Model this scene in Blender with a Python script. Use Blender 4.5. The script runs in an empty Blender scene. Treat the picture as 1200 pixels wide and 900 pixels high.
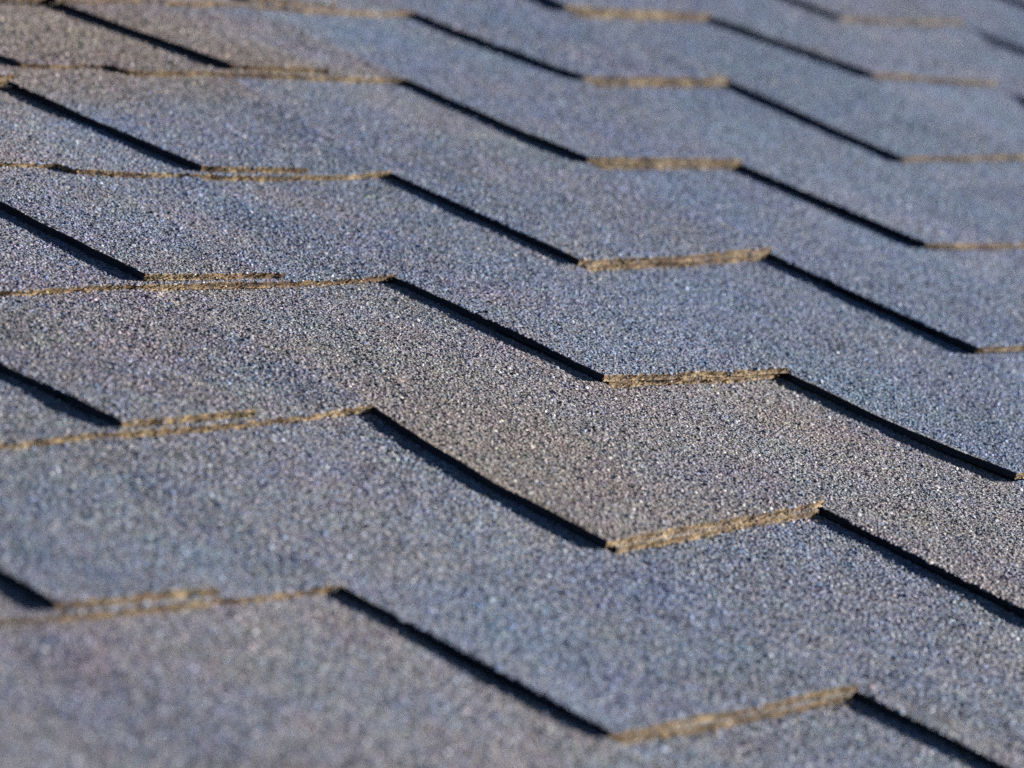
import bpy, math
import numpy as np
from mathutils import Matrix, Vector

S = bpy.context.scene
COL = S.collection
RNG = np.random.default_rng(11)

# ------------------------------------------------------------------ frame of the roof
E = 0.142                       # exposure of one course, metres
W = 1.10606                     # tab width in exposures
T = 0.0250                      # thickness of one sheet, in exposures
PITCH = math.radians(40)
ROOF = Matrix.Translation((0, 0, 2.6)) @ Matrix.Rotation(PITCH, 4, 'X')

# ------------------------------------------------------------------ camera
RC = np.array([[0.649131, -0.712776, 0.265667], [-0.053118, -0.390873, -0.918911], [0.75882, 0.582382, -0.291589]])
CC = np.array([-9.97107, -5.31621, 3.68904 + 2 * T]) * E
m = Matrix.Identity(4)
for r in range(3):
    m[r][0], m[r][1], m[r][2], m[r][3] = RC[0][r], -RC[1][r], -RC[2][r], CC[r]
cam = bpy.data.cameras.new('camera')
cam.sensor_width = 36.0
cam.lens = 4568.315 / 1200 * 36
cam.clip_start, cam.clip_end = 0.05, 500
cam.dof.use_dof = True
cam.dof.focus_distance = 12.9 * E
cam.dof.aperture_fstop = 9.0
camo = bpy.data.objects.new('camera', cam)
COL.objects.link(camo)
camo.matrix_world = ROOF @ m
S.camera = camo

# ------------------------------------------------------------------ sky, sun, exposure
sun_local = Vector((1.0, -0.31, 0.33)).normalized()
sun_dir = (ROOF.to_3x3() @ sun_local).normalized()
wld = bpy.data.worlds.new('World')
S.world = wld
wld.use_nodes = True
nt = wld.node_tree
bg = nt.nodes['Background']
sky = nt.nodes.new('ShaderNodeTexSky')
sky.sky_type = 'NISHITA'
sky.sun_disc = False
sky.sun_elevation = math.asin(sun_dir.z)
sky.air_density = 0.22
sky.dust_density = 0.0
sky.sun_rotation = math.atan2(sun_dir.x, sun_dir.y)
nt.links.new(sky.outputs[0], bg.inputs[0])
bg.inputs[1].default_value = 0.05
sun = bpy.data.lights.new('sun', 'SUN')
sun.energy = 5.0
sun.angle = math.radians(0.5)
sun.color = (1.0, 0.965, 0.90)
suno = bpy.data.objects.new('sun', sun)
COL.objects.link(suno)
suno.rotation_euler = (-sun_dir).to_track_quat('-Z', 'Y').to_euler()
S.view_settings.view_transform = 'Standard'
S.view_settings.look = 'None'
S.view_settings.gamma = 1
S.view_settings.use_curve_mapping = False
S.view_settings.exposure = 1.52
S.render.engine = 'CYCLES'
S.cycles.use_denoising = False
S.cycles.max_bounces = 5
S.cycles.diffuse_bounces = 3

# ------------------------------------------------------------------ materials
def new_mat(name):
    mt = bpy.data.materials.new(name)
    mt.use_nodes = True
    return mt, mt.node_tree, mt.node_tree.nodes['Principled BSDF']

def ramp(n, stops, interp='LINEAR'):
    r = n.nodes.new('ShaderNodeValToRGB')
    r.color_ramp.interpolation = interp
    el = r.color_ramp.elements
    while len(el) < len(stops):
        el.new(0.5)
    for e, (p, c) in zip(el, stops):
        e.position = p
        e.color = (*c, 1)
    return r

def attr(n, name):
    a = n.nodes.new('ShaderNodeAttribute')
    a.attribute_name = name
    return a

def mixc(n, fac, a, b, mode='MIX'):
    x = n.nodes.new('ShaderNodeMix')
    x.data_type = 'RGBA'
    x.blend_type = mode
    for sock, v in ((x.inputs['Factor'], fac), (x.inputs['A'], a), (x.inputs['B'], b)):
        if hasattr(v, 'links'):
            n.links.new(v, sock)
        else:
            sock.default_value = v
    return x.outputs['Result']

def granule_material():
    """ceramic granules: every granule has its own shade; 'tone' runs from the blue-grey to the tan-pink blend"""
    mt, n, b = new_mat('ceramic_granules')
    g, t, d = attr(n, 'grain'), attr(n, 'tone'), attr(n, 'dust')
    cool = ramp(n, [(0.0, (.030, .042, .075)), (0.22, (.078, .112, .200)), (0.55, (.138, .196, .335)), (0.82, (.226, .297, .455)), (1.0, (.46, .52, .64))])
    warm = ramp(n, [(0.0, (.045, .036, .034)), (0.22, (.158, .134, .138)), (0.55, (.288, .250, .258)), (0.82, (.430, .385, .390)), (1.0, (.64, .58, .53))])
    tan = ramp(n, [(0.0, (.02, .014, .008)), (0.3, (.085, .052, .022)), (0.65, (.24, .165, .08)), (1.0, (.56, .44, .27))])
    for r in (cool, warm, tan):
        n.links.new(g.outputs['Fac'], r.inputs[0])
    c = mixc(n, t.outputs['Fac'], cool.outputs[0], warm.outputs[0])
    tc = n.nodes.new('ShaderNodeTexCoord')
    for sc, k in ((14, 0.12), (95, 0.16)):               # faint pink, teal and straw mottling of the blend
        nz = n.nodes.new('ShaderNodeTexNoise')
        nz.inputs['Scale'].default_value = sc
        nz.inputs['Detail'].default_value = 2
        n.links.new(tc.outputs['Object'], nz.inputs['Vector'])
        dbl = mixc(n, 1.0, nz.outputs['Color'], (2, 2, 2, 1), 'MULTIPLY')
        c = mixc(n, k, c, mixc(n, 1.0, c, dbl, 'MULTIPLY'))
    c = mixc(n, d.outputs['Fac'], c, tan.outputs[0])
    n.links.new(c, b.inputs['Base Color'])
    b.inputs['Roughness'].default_value = 0.55
    b.inputs['Specular IOR Level'].default_value = 0.5
    return mt

def bed_material():
    """the coated sheet under the granules: dark asphalt, granule cells in colour and relief for the stretches nothing is scattered on"""
    mt, n, b = new_mat('granulated_asphalt_sheet')
    tc = n.nodes.new('ShaderNodeTexCoord')
    v = n.nodes.new('ShaderNodeTexVoronoi')
    v.inputs['Scale'].default_value = 620
    n.links.new(tc.outputs['Object'], v.inputs['Vector'])
    t = attr(n, 'tone')
    sep = n.nodes.new('ShaderNodeSeparateColor')
    n.links.new(v.outputs['Color'], sep.inputs[0])
    cool = ramp(n, [(0.0, (.03, .035, .05)), (0.5, (.12, .135, .17)), (1.0, (.36, .39, .45))])
    warm = ramp(n, [(0.0, (.04, .032, .03)), (0.5, (.16, .13, .12)), (1.0, (.42, .36, .32))])
    for r in (cool, warm):
        n.links.new(sep.outputs[0], r.inputs[0])
    c = mixc(n, t.outputs['Fac'], cool.outputs[0], warm.outputs[0])
    n.links.new(c, b.inputs['Base Color'])
    bp = n.nodes.new('ShaderNodeBump')
    bp.inputs['Strength'].default_value = 0.8
    bp.inputs['Distance'].default_value = 0.0008
    bp.invert = True
    n.links.new(v.outputs['Distance'], bp.inputs['Height'])
    n.links.new(bp.outputs[0], b.inputs['Normal'])
    b.inputs['Roughness'].default_value = 0.7
    return mt

def edge_material():
    """cut lower edge of the sheet: tan mineral filler, rusty and dark flecks"""
    mt, n, b = new_mat('weathered_cut_edge')
    tc = n.nodes.new('ShaderNodeTexCoord')
    n1 = n.nodes.new('ShaderNodeTexNoise')
    n1.inputs['Scale'].default_value = 55
    n1.inputs['Detail'].default_value = 3
    n2 = n.nodes.new('ShaderNodeTexNoise')
    n2.inputs['Scale'].default_value = 520
    n2.inputs['Detail'].default_value = 3
    for x in (n1, n2):
        n.links.new(tc.outputs['Object'], x.inputs['Vector'])
    r1 = ramp(n, [(0.36, (.10, .045, .016)), (0.5, (.24, .145, .062)), (0.66, (.37, .265, .135))])
    n.links.new(n1.outputs['Fac'], r1.inputs[0])
    r2 = ramp(n, [(0.42, (.07, .06, .05)), (0.52, (1, 1, 1)), (0.75, (1.25, 1.2, 1.1))])
    n.links.new(n2.outputs['Fac'], r2.inputs[0])
    c = mixc(n, 1.0, r1.outputs[0], r2.outputs[0], 'MULTIPLY')
    n.links.new(c, b.inputs['Base Color'])
    bp = n.nodes.new('ShaderNodeBump')
    bp.inputs['Strength'].default_value = 0.7
    bp.inputs['Distance'].default_value = 0.0006
    n.links.new(n2.outputs['Fac'], bp.inputs['Height'])
    n.links.new(bp.outputs[0], b.inputs['Normal'])
    b.inputs['Roughness'].default_value = 0.85
    return mt

def shade_bitumen_material():
    mt, n, b = new_mat('shade_navy_bitumen')
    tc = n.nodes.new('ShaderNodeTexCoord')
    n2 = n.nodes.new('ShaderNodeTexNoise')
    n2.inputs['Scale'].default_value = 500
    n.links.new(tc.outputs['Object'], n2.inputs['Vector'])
    r = ramp(n, [(0.35, (.010, .012, .022)), (0.7, (.026, .031, .052))])  # near-black navy: shade of the tab side walls put into the bitumen colour
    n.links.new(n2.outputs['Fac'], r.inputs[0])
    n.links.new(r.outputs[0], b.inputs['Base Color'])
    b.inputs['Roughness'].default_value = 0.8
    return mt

def deck_material():
    mt, n, b = new_mat('roofing_felt')
    tc = n.nodes.new('ShaderNodeTexCoord')
    n2 = n.nodes.new('ShaderNodeTexNoise')
    n2.inputs['Scale'].default_value = 60
    n2.inputs['Detail'].default_value = 6
    n.links.new(tc.outputs['Object'], n2.inputs['Vector'])
    r = ramp(n, [(0.3, (.018, .018, .020)), (0.7, (.045, .044, .045))])
    n.links.new(n2.outputs['Fac'], r.inputs[0])
    n.links.new(r.outputs[0], b.inputs['Base Color'])
    b.inputs['Roughness'].default_value = 0.9
    return mt

M_BED, M_EDGE, M_BIT_SHADE, M_GRAN = bed_material(), edge_material(), shade_bitumen_material(), granule_material()
MATS = [M_BED, M_EDGE, M_BIT_SHADE, M_GRAN]

# ------------------------------------------------------------------ layout of the courses
# how far each tab corner (column boundary, course line) strays from the even grid, in exposures
STRAY = {(-2, 0): (0.0121, 0.0297), (-1, 0): (-0.0385, -0.02), (-3, 1): (0.0075, 0.0011), (-2, 1): (-0.099, -0.0753),
         (-1, 1): (0.0066, -0.0067), (0, 1): (-0.01, -0.0104), (1, 1): (0.0645, 0.0563), (-2, 2): (0.0589, 0.0223),
         (-1, 2): (-0.0203, -0.0341), (0, 2): (0.0751, 0.0275), (1, 2): (-0.0159, -0.0007), (2, 2): (0.1079, 0.0398),
         (-1, 3): (-0.0331, 0.0414), (0, 3): (0.0028, -0.0414), (1, 3): (-0.0218, 0.0251), (2, 3): (0.0023, -0.018),
         (3, 3): (-0.0052, 0.0218), (0, 4): (0.0826, 0.052), (1, 4): (-0.0927, -0.0463), (2, 4): (0.0369, 0.0112),
         (3, 4): (-0.1225, -0.0646), (4, 4): (0.0607, 0.0154), (1, 5): (0.1113, 0.0915), (2, 5): (-0.026, -0.0087),
         (3, 5): (0.1087, 0.0592), (4, 5): (-0.0109, -0.0112), (5, 5): (0.097, 0.0579), (6, 5): (0.0001, -0.0224),
         (3, 6): (-0.0917, -0.0708), (4, 6): (-0.0695, -0.0144), (5, 6): (-0.098, -0.0633), (6, 6): (-0.0457, -0.0122),
         (7, 6): (-0.0975, -0.0773)}
_c = {}
def corner(j, k):
    """tab corner on course line k at column boundary j, in exposures"""
    if (j, k) not in _c:
        left = (j - k) % 2 == 0
        if (j, k) in STRAY:
            du, dv = STRAY[(j, k)]
            if not left:
                du, dv = du + 0.055, dv + 0.045
        else:
            rr = np.random.default_rng(1000 + 97 * j + 13 * k)
            du, dv = (0.036 if left else 0.007) + rr.normal() * 0.02, (0.028 if left else 0.007) + rr.normal() * 0.008
            if k == 6:
                du -= 0.09
                dv -= 0.05
        _c[(j, k)] = np.array([j * W + du, k + dv])
    return _c[(j, k)]

def swell(x, y):
    """slow unevenness of the whole slope, shared by all sheets (exposures)"""
    return 0.010 * (np.sin(1.7 * x + 0.9 * y + 0.4) + 0.7 * np.sin(-1.1 * x + 2.3 * y + 2.0) + 0.5 * np.sin(3.1 * x + 0.6 * y + 4.0) * np.sin(2.2 * y + 1.0))

def vnoise(x, y, seed):
    """smooth value noise in about [-1, 1]"""
    xi, yi = np.floor(x).astype(int), np.floor(y).astype(int)
    fx, fy = x - xi, y - yi
    fx, fy = fx * fx * (3 - 2 * fx), fy * fy * (3 - 2 * fy)
    def h(a, b):
        q = np.sin(a * 127.1 + b * 311.7 + seed * 74.7) * 43758.5453
        return 2 * (q - np.floor(q)) - 1
    return (h(xi, yi) * (1 - fx) + h(xi + 1, yi) * fx) * (1 - fy) + (h(xi, yi + 1) * (1 - fx) + h(xi + 1, yi + 1) * fx) * fy

# granule blend of each shingle: tone of the tab, tone of the stretch above it (0 blue-grey, 1 tan-pink)
TONE = {(2, 0): (.28, .40), (1, -1): (1.0, .68), (0, 0): (.75, .82), (0, -2): (.14, .36), (1, -3): (.34, .50), (0, -4): (.6, .6),
        (-1, -3): (.6, .62), (-1, -1): (.5, .24), (2, -2): (.56, .45), (1, 1): (.0, .05), (3, 1): (.22, .36), (3, -1): (.42, .34),
        (2, 2): (.02, .04), (3, 3): (.0, .0), (4, 0): (.30, 1.0), (4, 2): (.16, .12), (4, 4): (.0, .12), (5, 1): (1.0, .45),
        (5, 3): (.24, .24), (5, 5): (.20, .20), (5, -1): (.86, .80), (4, -2): (.32, .86), (3, -3): (.3, .3), (6, 2): (.4, .4),
        (6, 4): (.2, .2), (6, 6): (.25, .2), (5, 7): (.05, .1), (7, 5): (.2, .2), (7, 7): (.2, .2)}

class Sheet:
    """one bent sheet over a patch: s across (0..1), t up the slope in courses from its lower edge"""
    def __init__(self, k, j, zoff=0.0, corner_lift=(0, 0), seed=0, prof=None, zfun=None):
        self.k, self.j, self.zoff, self.lift, self.seed = k, j, zoff, corner_lift, seed
        self.prof, self.zfun = prof, zfun
        self.rows = [(corner(j, k + i), corner(j + 1, k + i)) for i in range(4)]
    def xy(self, s, t):
        i = np.clip(np.floor(t).astype(int), 0, 2)
        f = t - i
        L = np.array([r[0] for r in self.rows]); R = np.array([r[1] for r in self.rows])
        a = L[i] * (1 - f)[:, None] + L[i + 1] * f[:, None]
        b = R[i] * (1 - f)[:, None] + R[i + 1] * f[:, None]
        p = a * (1 - s)[:, None] + b * s[:, None]
        if self.prof is not None:
            p[:, 1] += np.clip(1 - t / 0.5, 0, 1) * self.prof(s)
        return p
    def z(self, s, t, p):
        base = T * (2 - t) if self.zfun is None else self.zfun(s, t)
        fall = np.clip(1 - t / 1.25, 0, 1)
        lf = self.lift[0] * (1 - s) + self.lift[1] * s
        small = 0.10 * T * vnoise(p[:, 0] * 5, p[:, 1] * 5, self.seed)
        return base + fall * lf + small + swell(p[:, 0], p[:, 1]) + self.zoff

GV, GF, GA = [], [], []

def granules(sheet, tone_of, t0=0.0, t1=2.0, spacing=1.5, keep=None, size=1.0, s0=0.0, s1=1.0):
    """scatter crushed-stone granules on a sheet; returns verts, tri faces, per-face grain / tone / dust"""
    h = spacing * 1e-3 / E
    ds, dt = h / W, h * 0.88
    ns, ntt = int((s1 - s0) / ds), int((t1 - t0) / dt)
    if ns < 1 or ntt < 1:
        return None
    a, b = np.meshgrid(np.arange(ns), np.arange(ntt))
    a = a.ravel() + 0.5 * (b.ravel() % 2); b = b.ravel()
    s = s0 + (a + 0.5 + RNG.uniform(-.46, .46, a.size)) * ds
    t = t0 + (b + 0.5 + RNG.uniform(-.46, .46, a.size)) * dt
    ok = (s < s1) & (t < t1)
    s, t = s[ok], t[ok]
    p = sheet.xy(s, np.maximum(t, 0))
    bald = (vnoise(p[:, 0] * 38, p[:, 1] * 38, 41) > .80) & (RNG.random(s.size) < .7)
    s, t, p = s[~bald], t[~bald], p[~bald]
    if keep is not None:
        ok = keep(s, t, p)
        s, t, p = s[ok], t[ok], p[ok]
    if s.size == 0:
        return None
    z = sheet.z(s, t, p)
    tone = tone_of(s, t, p)
    straw = np.zeros(s.size)
    if sheet.k in (4, 5) and sheet.j in (0, 1, -1):          # straw-coloured drop in the blend, upper left
        up = np.clip((t - .55) / .5, 0, 1) if sheet.k == 4 else np.clip(1.15 - s * 1.1, 0, 1)
        straw = np.clip(up * RNG.uniform(.15, .55, s.size), 0, 1)
        tone = np.maximum(tone, np.minimum(1, straw * 3))
    return rocks(p, z, tone, straw, size)

def rocks(p, z, tone, dust, size, flat=1.0):
    n = p.shape[0]
    mm = 1e-3 / E
    r = size * mm * np.clip(RNG.lognormal(math.log(0.78), 0.30, n), 0.35, 1.75)
    asp = RNG.uniform(0.62, 1.0, n)
    th = RNG.uniform(0, 2 * math.pi, n)
    hgt = r * RNG.uniform(0.20, 0.68, n) * flat
    sink = 0.22 * r
    ct, st = np.cos(th), np.sin(th)
    lx = np.stack([-r, r, r, -r, -r * RNG.uniform(.15, .7, n), r * RNG.uniform(.15, .7, n)], 1) * RNG.uniform(.75, 1.15, (n, 6))
    ly = np.stack([-r * asp, -r * asp, r * asp, r * asp, r * RNG.uniform(-.45, .45, n), r * RNG.uniform(-.45, .45, n)], 1) * RNG.uniform(.75, 1.15, (n, 6))
    lz = np.stack([-sink, -sink, -sink, -sink, hgt * RNG.uniform(.6, 1.15, n), hgt * RNG.uniform(.6, 1.15, n)], 1)
    v = np.stack([p[:, :1] + lx * ct[:, None] - ly * st[:, None], p[:, 1:2] + lx * st[:, None] + ly * ct[:, None], z[:, None] + lz], 2).reshape(-1, 3)
    tri = np.array([[0, 1, 5], [0, 5, 4], [1, 2, 5], [2, 3, 4], [2, 4, 5], [3, 0, 4]])
    f = (np.arange(n)[:, None, None] * 6 + tri[None]).reshape(-1, 3)
    g = np.clip(RNG.normal(0.47, 0.18, n), 0, 1)
    g = np.where(RNG.random(n) < 0.012, RNG.uniform(.85, 1, n), g)
    rep = lambda q: np.repeat(q, 6)
    return v, f, rep(g), rep(np.clip(tone + RNG.normal(0, .24, n), 0, 1)), rep(dust)

def build_mesh(name, chunks):
    """chunks: (verts, faces (n,3 or 4), material index, grain, tone, dust)"""
    V, Fl, Fs, MI, G, TN, D = [], [], [], [], [], [], []
    off = 0
    for v, f, mi, g, t, d in chunks:
        V.append(v); Fl.append((f + off).ravel()); Fs.append(np.full(len(f), f.shape[1])); off += len(v)
        MI.append(np.full(len(f), mi) if np.isscalar(mi) else mi)
        for dst, q in ((G, g), (TN, t), (D, d)):
            dst.append(np.full(len(f), q, float) if np.isscalar(q) else q)
    V = np.concatenate(V) * E; Fl = np.concatenate(Fl); Fs = np.concatenate(Fs)
    me = bpy.data.meshes.new(name)
    me.vertices.add(len(V)); me.vertices.foreach_set('co', V.astype(np.float32).ravel())
    me.loops.add(len(Fl)); me.loops.foreach_set('vertex_index', Fl.astype(np.int32))
    me.polygons.add(len(Fs))
    me.polygons.foreach_set('loop_start', np.concatenate([[0], np.cumsum(Fs)[:-1]]).astype(np.int32))
    for mt in MATS:
        me.materials.append(mt)
    me.polygons.foreach_set('material_index', np.concatenate(MI).astype(np.int32))
    me.update(calc_edges=True)
    for nm, q in (('grain', G), ('tone', TN), ('dust', D)):
        a = me.attributes.new(nm, 'FLOAT', 'FACE')
        a.data.foreach_set('value', np.concatenate(q).astype(np.float32))
    me.validate()
    return me

def slab(sheet, tone_of, t0=0.0, t1=2.35, s0=0.0, s1=1.0, wing=0.0, wing_t=1.07, ns=40, thick=0.96 * T, bow=(0, 0)):
    """the sheet itself: top, underside and ragged cut edges"""
    ts = np.concatenate([np.linspace(0, wing_t, 28), np.linspace(wing_t + 1e-4, t1, 24)]) if wing else np.linspace(t0, t1, 30)
    m_, n_ = len(ts), ns + 1
    tt, ss = np.meshgrid(ts, np.linspace(0, 1, n_), indexing='ij')
    tf, u = tt.ravel(), ss.ravel()
    wd = np.where(tf > wing_t, wing, 0.0)
    s = (s0 - wd) + u * (s1 - s0 + 2 * wd)
    p = sheet.xy(s, np.maximum(tf, 0))
    z = sheet.z(s, tf, p)
    sd = sheet.seed
    mm = 1e-3 / E
    # ragged cut lines
    rag = 0.30 * mm * vnoise(p[:, 0] * 34, p[:, 1] * 34, sd + 3) + 0.22 * mm * vnoise(p[:, 0] * 90, p[:, 1] * 90, sd + 5)
    lo = np.clip(1 - tf / 0.05, 0, 1)
    p[:, 1] += lo * 1.3 * rag
    side = np.where(u < 0.5, np.clip(1 - u / 0.03, 0, 1), -np.clip(1 - (1 - u) / 0.03, 0, 1))
    body = np.sin(np.pi * np.clip(tf, 0, 1))
    p[:, 0] += np.abs(side) * (rag + 1.5 * mm * vnoise(p[:, 0] * 7, p[:, 1] * 7, sd + 8) * np.clip(tf * 4, 0, 1)) + np.clip(1 - u / 0.3, 0, 1) * bow[0] * body + np.clip((u - 0.7) / 0.3, 0, 1) * bow[1] * body
    top = np.column_stack([p, z])
    bot = top.copy(); bot[:, 2] -= thick
    idx = np.arange(m_ * n_).reshape(m_, n_)
    q = lambda I: np.stack([I[:-1, :-1], I[:-1, 1:], I[1:, 1:], I[1:, :-1]], -1).reshape(-1, 4)
    fc = q(idx)
    cent = fc[:, 0]
    tone = tone_of(s, tf, p)
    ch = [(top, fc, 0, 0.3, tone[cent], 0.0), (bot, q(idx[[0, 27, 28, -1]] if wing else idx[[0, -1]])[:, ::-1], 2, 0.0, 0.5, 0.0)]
    # walls: three rows so that the cut face is uneven
    def wall(line, mi, inward, out):
        a = top[line]; rows = [a]
        for fz in (0.34, 0.67, 1.0):
            r = a.copy(); r[:, 2] -= thick * fz
            if fz < 1:
                r[:, :2] += np.outer(RNG.normal(0, 0.16, len(a)) * mm + (0.12 if fz < .5 else -.65) * mm, out)
            rows.append(r)
        v = np.concatenate(rows); nn = len(a)
        I = np.arange(4 * nn).reshape(4, nn)
        f = q(I)
        f = f[:, ::-1] if inward else f
        ch.append((v, f, mi, 0.3, 0.5, 0.5))
    wall(idx[0, :], 1, True, np.array([0, -1.0]))
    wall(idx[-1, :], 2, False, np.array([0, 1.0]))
    wall(idx[:, 0], 2, False, np.array([-1.0, 0]))  # side wall in the painted-shade colour, not the tan of the lower edge
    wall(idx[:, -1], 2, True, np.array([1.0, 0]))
    return ch

def in_view(p, margin=0.03):
    d = np.column_stack([p * E, np.full(len(p), 2 * T * E)]) - CC
    c = d @ RC.T
    x = 4568.315 * c[:, 0] / c[:, 2] / 600; y = 4568.315 * c[:, 1] / c[:, 2] / 450
    return (np.abs(x) < 1 + margin) & (np.abs(y) < 1 + margin * 1.3)

def make_tone(k, j):
    a, b = TONE.get((k, j), (None, None))
    fade = {(5, 1): 0.7, (1, -1): 0.15, (3, -1): 0.2}.get((k, j), 0.0)     # some blends thin out across the tab
    if a is None:
        r_ = np.random.default_rng(500 + 31 * k + 7 * j)
        a, b = np.clip(r_.normal(.05 if j > k else .32, .05 if j > k else .15, 2), 0, 1)
    def f(s, t, p):
        x = np.clip((t - 0.65) / 0.7, 0, 1)
        x = x * x * (3 - 2 * x)
        base = a * (1 - x) + b * x
        return np.clip(base - fade * (s - 0.3) + 0.20 * vnoise(p[:, 0] * 2.6, p[:, 1] * 2.6, 9) + 0.14 * vnoise(p[:, 0] * 7, p[:, 1] * 7, 17), 0, 1)
    return f

# ------------------------------------------------------------------ the roof slope
roof = bpy.data.objects.new('shingle_roof', None)
COL.objects.link(roof)
roof.matrix_world = ROOF
roof['label'] = 'sunlit roof slope of blue-grey asphalt shingles in staggered tabs with dark slanting shadows'
roof['category'] = 'roof'
roof['kind'] = 'thing'

def child(name, me, parent):
    o = bpy.data.objects.new(name, me)
    COL.objects.link(o)
    o.parent = parent
    return o

K0, K1 = -2, 8
total = 0
for k in range(K0, K1 + 1):
    for j in range(-9, 15):
        if (j - k) % 2:
            continue
        # only what the photograph can see, and a ring of neighbours
        sh0 = Sheet(k, j)
        gs, gt = np.meshgrid(np.linspace(-.02, 1.02, 12), np.linspace(0, 2.0, 20))
        pp = sh0.xy(gs.ravel(), gt.ravel())
        if not in_view(pp, 0.22).any():
            continue
        rr = np.random.default_rng(7000 + 53 * k + 11 * j)
        seed = (k * 17 + j * 5) % 97
        joint = (j == k - 4)                       # here two strips meet: the lower ply runs on under the gap to the left
        lift = (0.45 * T, -0.55 * T) if joint else (rr.uniform(-.05, .35) * T, rr.uniform(-.1, .15) * T)
        tone = make_tone(k, j)
        mid = rr.uniform(.52, .57)
        zfun = None
        if joint:
            # here the lower sheet runs on under the gap to the left, and the end of the next strip lies over its left half
            jog = {4: -.62, 5: -.55}.get(k)
            def prof(s, jg=jog):
                q = 0.006 * vnoise(s * 7, s * 0, 5) - 0.012 * np.clip((1 - s) / .45, 0, 1)
                return q if jg is None else q + 0.05 / (1 + np.exp((s - jg) * 160))
            def zfun(s, t):
                e = np.clip((s - .32) / .16, 0, 1); e = e * e * (3 - 2 * e)
                e2 = np.clip((s - .8) / .2, 0, 1)
                w_ = np.clip(-s / .5, 0, 1)
                t = np.minimum(t, 1)
                return T - t * T * (2 - np.maximum(e, w_)) + .35 * T * e2
            lift = (0, 0)
        else:
            prof = lambda s, q=rr.integers(50): 0.006 * vnoise(s * 6, s * 0, q)
            if j == k + 2:                          # bears the single-sheet edges at the right
                zfun = lambda s, t: T * (2 - t) + 0.85 * T * np.clip((t - 1.78) / .17, 0, 1)
        top = Sheet(k, j, 0.0, lift, seed, prof, zfun)
        bow = (rr.normal(0, .017), rr.normal(0, .012))
        s_lo = -1.0 if joint else 0.0
        if joint:
            tone_l = make_tone(k - 1, j - 1)
            tone = (lambda s, t, p, a_=make_tone(k, j), b_=tone_l: np.where(s < 0, b_(s, t + 1, p), a_(s, t, p)))
            ch = slab(top, tone, t1=1.35, s0=s_lo, ns=90)
        else:
            ch = slab(top, tone, wing=0.05, bow=bow)
        far = k >= 5
        gr = granules(top, tone, t0=0.0, t1=1.28 if joint else 2.03, s0=s_lo, spacing=1.86 if far else 1.50, size=1.26 if far else 1.05,
                      keep=lambda s, t, p: in_view(p, .03) & ~(joint & (s > .02) & (s < mid - .02) & (t > .06)))
        if gr is not None:
            v, f, g, tn, d = gr
            ch.append((v, f, 3, g, tn, d))
        # crumbs of filler and granules on the cut edge
        def crumbs(sheet, s0, s1, n):
            s = RNG.uniform(s0, s1, n)
            p = sheet.xy(s, np.zeros(n)); p[:, 1] -= RNG.uniform(-.2, .5, n) * 1e-3 / E
            z = sheet.z(s, np.zeros(n), p) - RNG.uniform(0, .95, n) * T
            ok = in_view(p)
            if ok.any():
                v, f, g, tn, d = rocks(p[ok], z[ok], np.full(ok.sum(), .6), (RNG.random(ok.sum()) < .8) * 1.0, 0.62)
                return [(v, f, 3, g, tn, d)]
            return []
        ch += crumbs(top, s_lo + .01, 0.99, int(150 * (1 - s_lo)))
        so = child('shingle', build_mesh('shingle', ch), roof)
        # the ply the tab is bedded on: its own cut edge shows below the tab's
        if joint:
            ol = Sheet(k, j, 0.0, (0, 0), seed + 1, lambda s: 0.008 + 0.006 * vnoise(s * 7, s * 0, 8), lambda s, t: np.maximum(2 * T * (1 - t) + .2 * T * t, .15 * T))
            cb = slab(ol, tone, t1=1.27, s0=0.022, s1=mid, ns=30)
            gb = granules(ol, tone, t1=1.25, s0=0.022, s1=mid, spacing=1.86 if far else 1.50, size=1.26 if far else 1.05, keep=lambda s, t, p: in_view(p))
            if gb is not None:
                cb.append((gb[0], gb[1], 3, *gb[2:]))
            cb += crumbs(ol, 0.03, mid - .01, 90)
            bo = child('overlay_ply', build_mesh('overlay_ply', cb), so)
        else:
            single = j == k
            s0, s1 = rr.uniform(.012, .05), rr.uniform(.95, .985)
            bprof = lambda s, q=(0.03 if single else rr.uniform(-.010, .006)), r_=rr.integers(50): q + 0.006 * vnoise(s * 7, s * 0, r_)
            bl = Sheet(k, j, -T, lift, seed + 1, bprof)
            cb = slab(bl, tone, t0=0, t1=0.96, s0=s0, s1=s1)
            cb += crumbs(bl, s0, s1, 150)
            q = RNG.uniform(.02, .98, 60)
            pg = bl.xy(q, np.zeros(60)); pg[:, 1] -= np.abs(RNG.normal(0, .02, 60))
            okg = in_view(pg)
            if okg.any():
                zg = swell(pg[:, 0], pg[:, 1]) + (.85 * T if single else 0) + .012
                gg = rocks(pg[okg], zg[okg] - .008, np.full(okg.sum(), .7), (RNG.random(okg.sum()) < .5) * .6, 0.95)
                cb.append((gg[0], gg[1], 3, *gg[2:]))
            bo = child('backing_ply', build_mesh('backing_ply', cb), so)
        total += sum(len(c[1]) * (c[1].shape[1] - 2) for c in ch + cb)

# ------------------------------------------------------------------ deck under the shingles
x0, x1, y0, y1 = -9 * W * E, 14 * W * E, -2.6 * E, 10.5 * E
zt, zb = -4.2 * T * E - 0.004, -0.03
me = bpy.data.meshes.new('roof_deck')
me.from_pydata([(x, y, z) for z in (zt, zb) for x, y in ((x0, y0), (x1, y0), (x1, y1), (x0, y1))], [],
               [(0, 1, 2, 3), (7, 6, 5, 4), (0, 4, 5, 1), (1, 5, 6, 2), (2, 6, 7, 3), (3, 7, 4, 0)])
me.materials.append(deck_material())
child('roof_deck', me, roof)
print('triangles', total)
